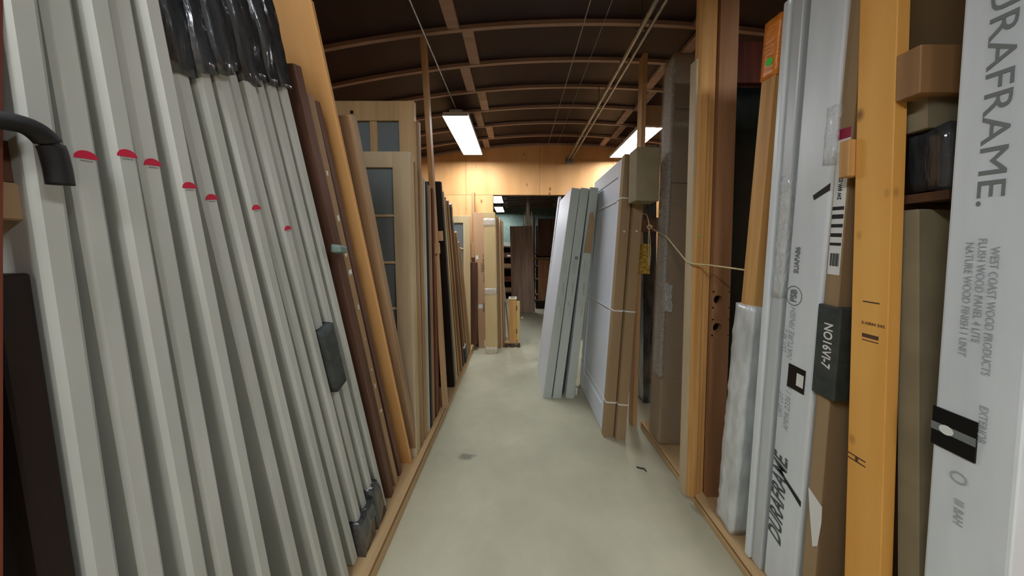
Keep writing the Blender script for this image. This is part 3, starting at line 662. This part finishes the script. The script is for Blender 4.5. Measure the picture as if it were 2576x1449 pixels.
# brown carton with barcode label and black sleeve
t1 = lean_door('carton', 1, 1.112, 1.055, .905, 2.42, .045, .85, 'cardboard', .06, 'brown flat carton with a long barcode label and black sleeve, beside the orange post', 'carton', bev=.002)
lbl = box('barcode_label', -.001, 0, .004, .041, 1.36, 1.86, 'paper', t1); box('label_head', -.0018, -.001, .004, .041, 1.825, 1.86, 'crimson', lbl)
text('label_print', '2W 6W-32W-800 88W', .016, 'ink', lbl, (-.0016, .022, 1.62), FACE_R_UP, bold=.0004)
for z, h in ((1.585, .012), (1.555, .015), (1.525, .012), (1.492, .013), (1.462, .01)): box('bar_line', -.0018, -.001, .006, .04, z, z + h, 'ink', lbl)
for k in range(9): box('barcode_bar', -.0018, -.001, .009 + k * .003, .009 + k * .003 + (.0018 if k % 3 else .001), 1.39, 1.435, 'ink', lbl)
sl = box('black_sleeve', -.014, .14, -.022, .052, .92, 1.25, 'black_foam', t1, bev=.004)
text('sleeve_lettering', 'NO16VI-7', .038, 'white_text', sl, (-.0148, .012, 1.19), FACE_R_DOWN, bold=.0006)
prism('torn_paper', [(0, .09), (.05, .06), (.052, 0), (.045, -.1), (.03, -.12), (.012, .0)], 0, .001, 'paper', t1, (-.0005, .045, .45), eul((0, -1, 0), (0, 0, 1)))
# orange post
pr = tag(empty('rack_post', (1.09, .845, .06), (R(1.3), 0, 0)), 'bright orange knotty post in the right foreground', 'post')
box('post', 0, .038, 0, .09, 0, 3.15, 'post_orange', pr, bev=.002)
box('arm', .0, .55, -.05, -.001, 1.87, 2.0, 'oak', pr, bev=.002)
box('block', -.02, .02, .091, .12, 1.68, 1.80, 'jamb_orange', pr, bev=.003)
for z, h in ((1.28, .004), (1.17, .012), (1.16, .003)): box('stamp', -.0006, 0, .02, .06, z, z + h, 'ink_brown', pr)
text('stamp_print', 'S-GRN 242', .012, 'ink_brown', pr, (-.0008, .062, 1.215), eul((0, -1, 0), (0, 0, 1)))
text('stamp_mark', 'H', .065, 'ink_brown', pr, (-.0008, .062, .76), FACE_R_UP, bold=.0005, sx=.5)
# things behind the post
carton('carton', 1.14, 1.9, .79, .835, 1.56, 'cardboard_olive', 'plain grey-brown carton standing between the orange post and the near white carton', z=.06)
tag(wbox('small_carton', 1.145, 1.25, .775, .82, 1.845, 1.95, 'cardboard_olive'), 'small grey carton on the black bag behind the orange post', 'carton')
tag(wbox('rack_shelf', 1.15, 2.0, .74, .83, 1.64, 1.665, 'walnut'), 'dark board lying on the grey-brown carton behind the near white carton', 'shelf')
crumple('black_bag', 1.16, 1.9, .745, .825, 1.667, 1.843, 'black_plastic', None, .004, 3, 12, 4, 5)
tag(bpy.data.objects['black_bag'], 'black plastic bag lying on the dark board behind the orange post', 'bag')
s2 = printed(1.10, .655, .56, .125, 'large white carton at the right edge with grey lettering reading downward')
text('lettering', 'DURAFRAME.', .056, 'ink_grey', s2, (E1, .066, 2.125), FACE_R_DOWN, sx=1.75)
for yy, z0, st in ((.088, 1.46, 'NATURE WOOD FINISH 1 UNIT'), (.070, 1.47, 'FLUSH WOOD PANEL 4 LITE'), (.052, 1.45, 'WEST COAST WOOD PRODUCTS'), (.05, 1.075, 'EXTERIOR')):
    text('small_print', st, .018, 'ink_pale', s2, (E1, yy, z0), FACE_R_DOWN, sx=1.1)
q = box('black_clip', -.004, .0, .055, .1255, .93, 1.03, 'black', s2); box('clip_band', -.0055, -.0041, .055, .126, .97, .99, 'ink_grey', q); disc('clip_hole', .012, 'paper', q, (-.0062, .1, .98), eul((0, 1, 0), (0, 0, 1)))
text('small_print', 'O', .04, 'ink_pale', s2, (E1, .08, .89), FACE_R_DOWN); text('small_print', 'III BAH', .022, 'ink_pale', s2, (E1, .075, .82), FACE_R_DOWN)
# rope from the post arm across to the strips
rp = tag(empty('rope', (1.1, 2.3, 1.7)), 'thin cream rope knotted at the post arm and tied across to the leaning strips', 'rope')
def RP(*p): return [(a - 1.1, b - 2.3, c - 1.7) for a, b, c in p]
tube('rope_line', smoothpath(RP((1.085, 2.29, 1.70), (1.095, 2.04, 1.61), (1.045, 1.84, 1.53), (.978, 1.60, 1.44), (.984, 1.562, 1.43), (1.05, 1.50, 1.424), (1.096, 1.335, 1.41)), 1), .0042, 'rope', rp, 8)
tube('rope_loop', smoothpath(RP((1.03, 2.30, 1.81), (1.06, 2.28, 1.80), (1.08, 2.28, 1.74), (1.085, 2.285, 1.70)), 6), .005, 'rope', rp, 8)
tube('rope_knot', smoothpath(RP((1.085, 2.285, 1.72), (1.105, 2.27, 1.70), (1.085, 2.275, 1.68), (1.07, 2.28, 1.70), (1.085, 2.27, 1.715), (1.1, 2.285, 1.69)), 6), .0055, 'rope', rp, 8)
for dx in (0, .014): tube('rope_tail', smoothpath(RP((1.083 + dx * .2, 2.28, 1.69), (1.078 + dx, 2.28, 1.6), (1.082 + dx, 2.28, 1.5), (1.08 + dx * .6, 2.28, 1.38)), 5), .0035, 'rope', rp, 8)
tube('cord_scrap', smoothpath([(0, 0, .006), (.02, -.01, .006), (.045, -.02, .008), (.05, -.04, .006)], 5), .004, 'ink', None, 8, (.83, 1.93, 0))
tag(bpy.data.objects['cord_scrap'], 'tiny dark scrap of cord on the floor near the right kerb', 'scrap')
bpy.data.objects['cord_scrap'].location.z = -.001
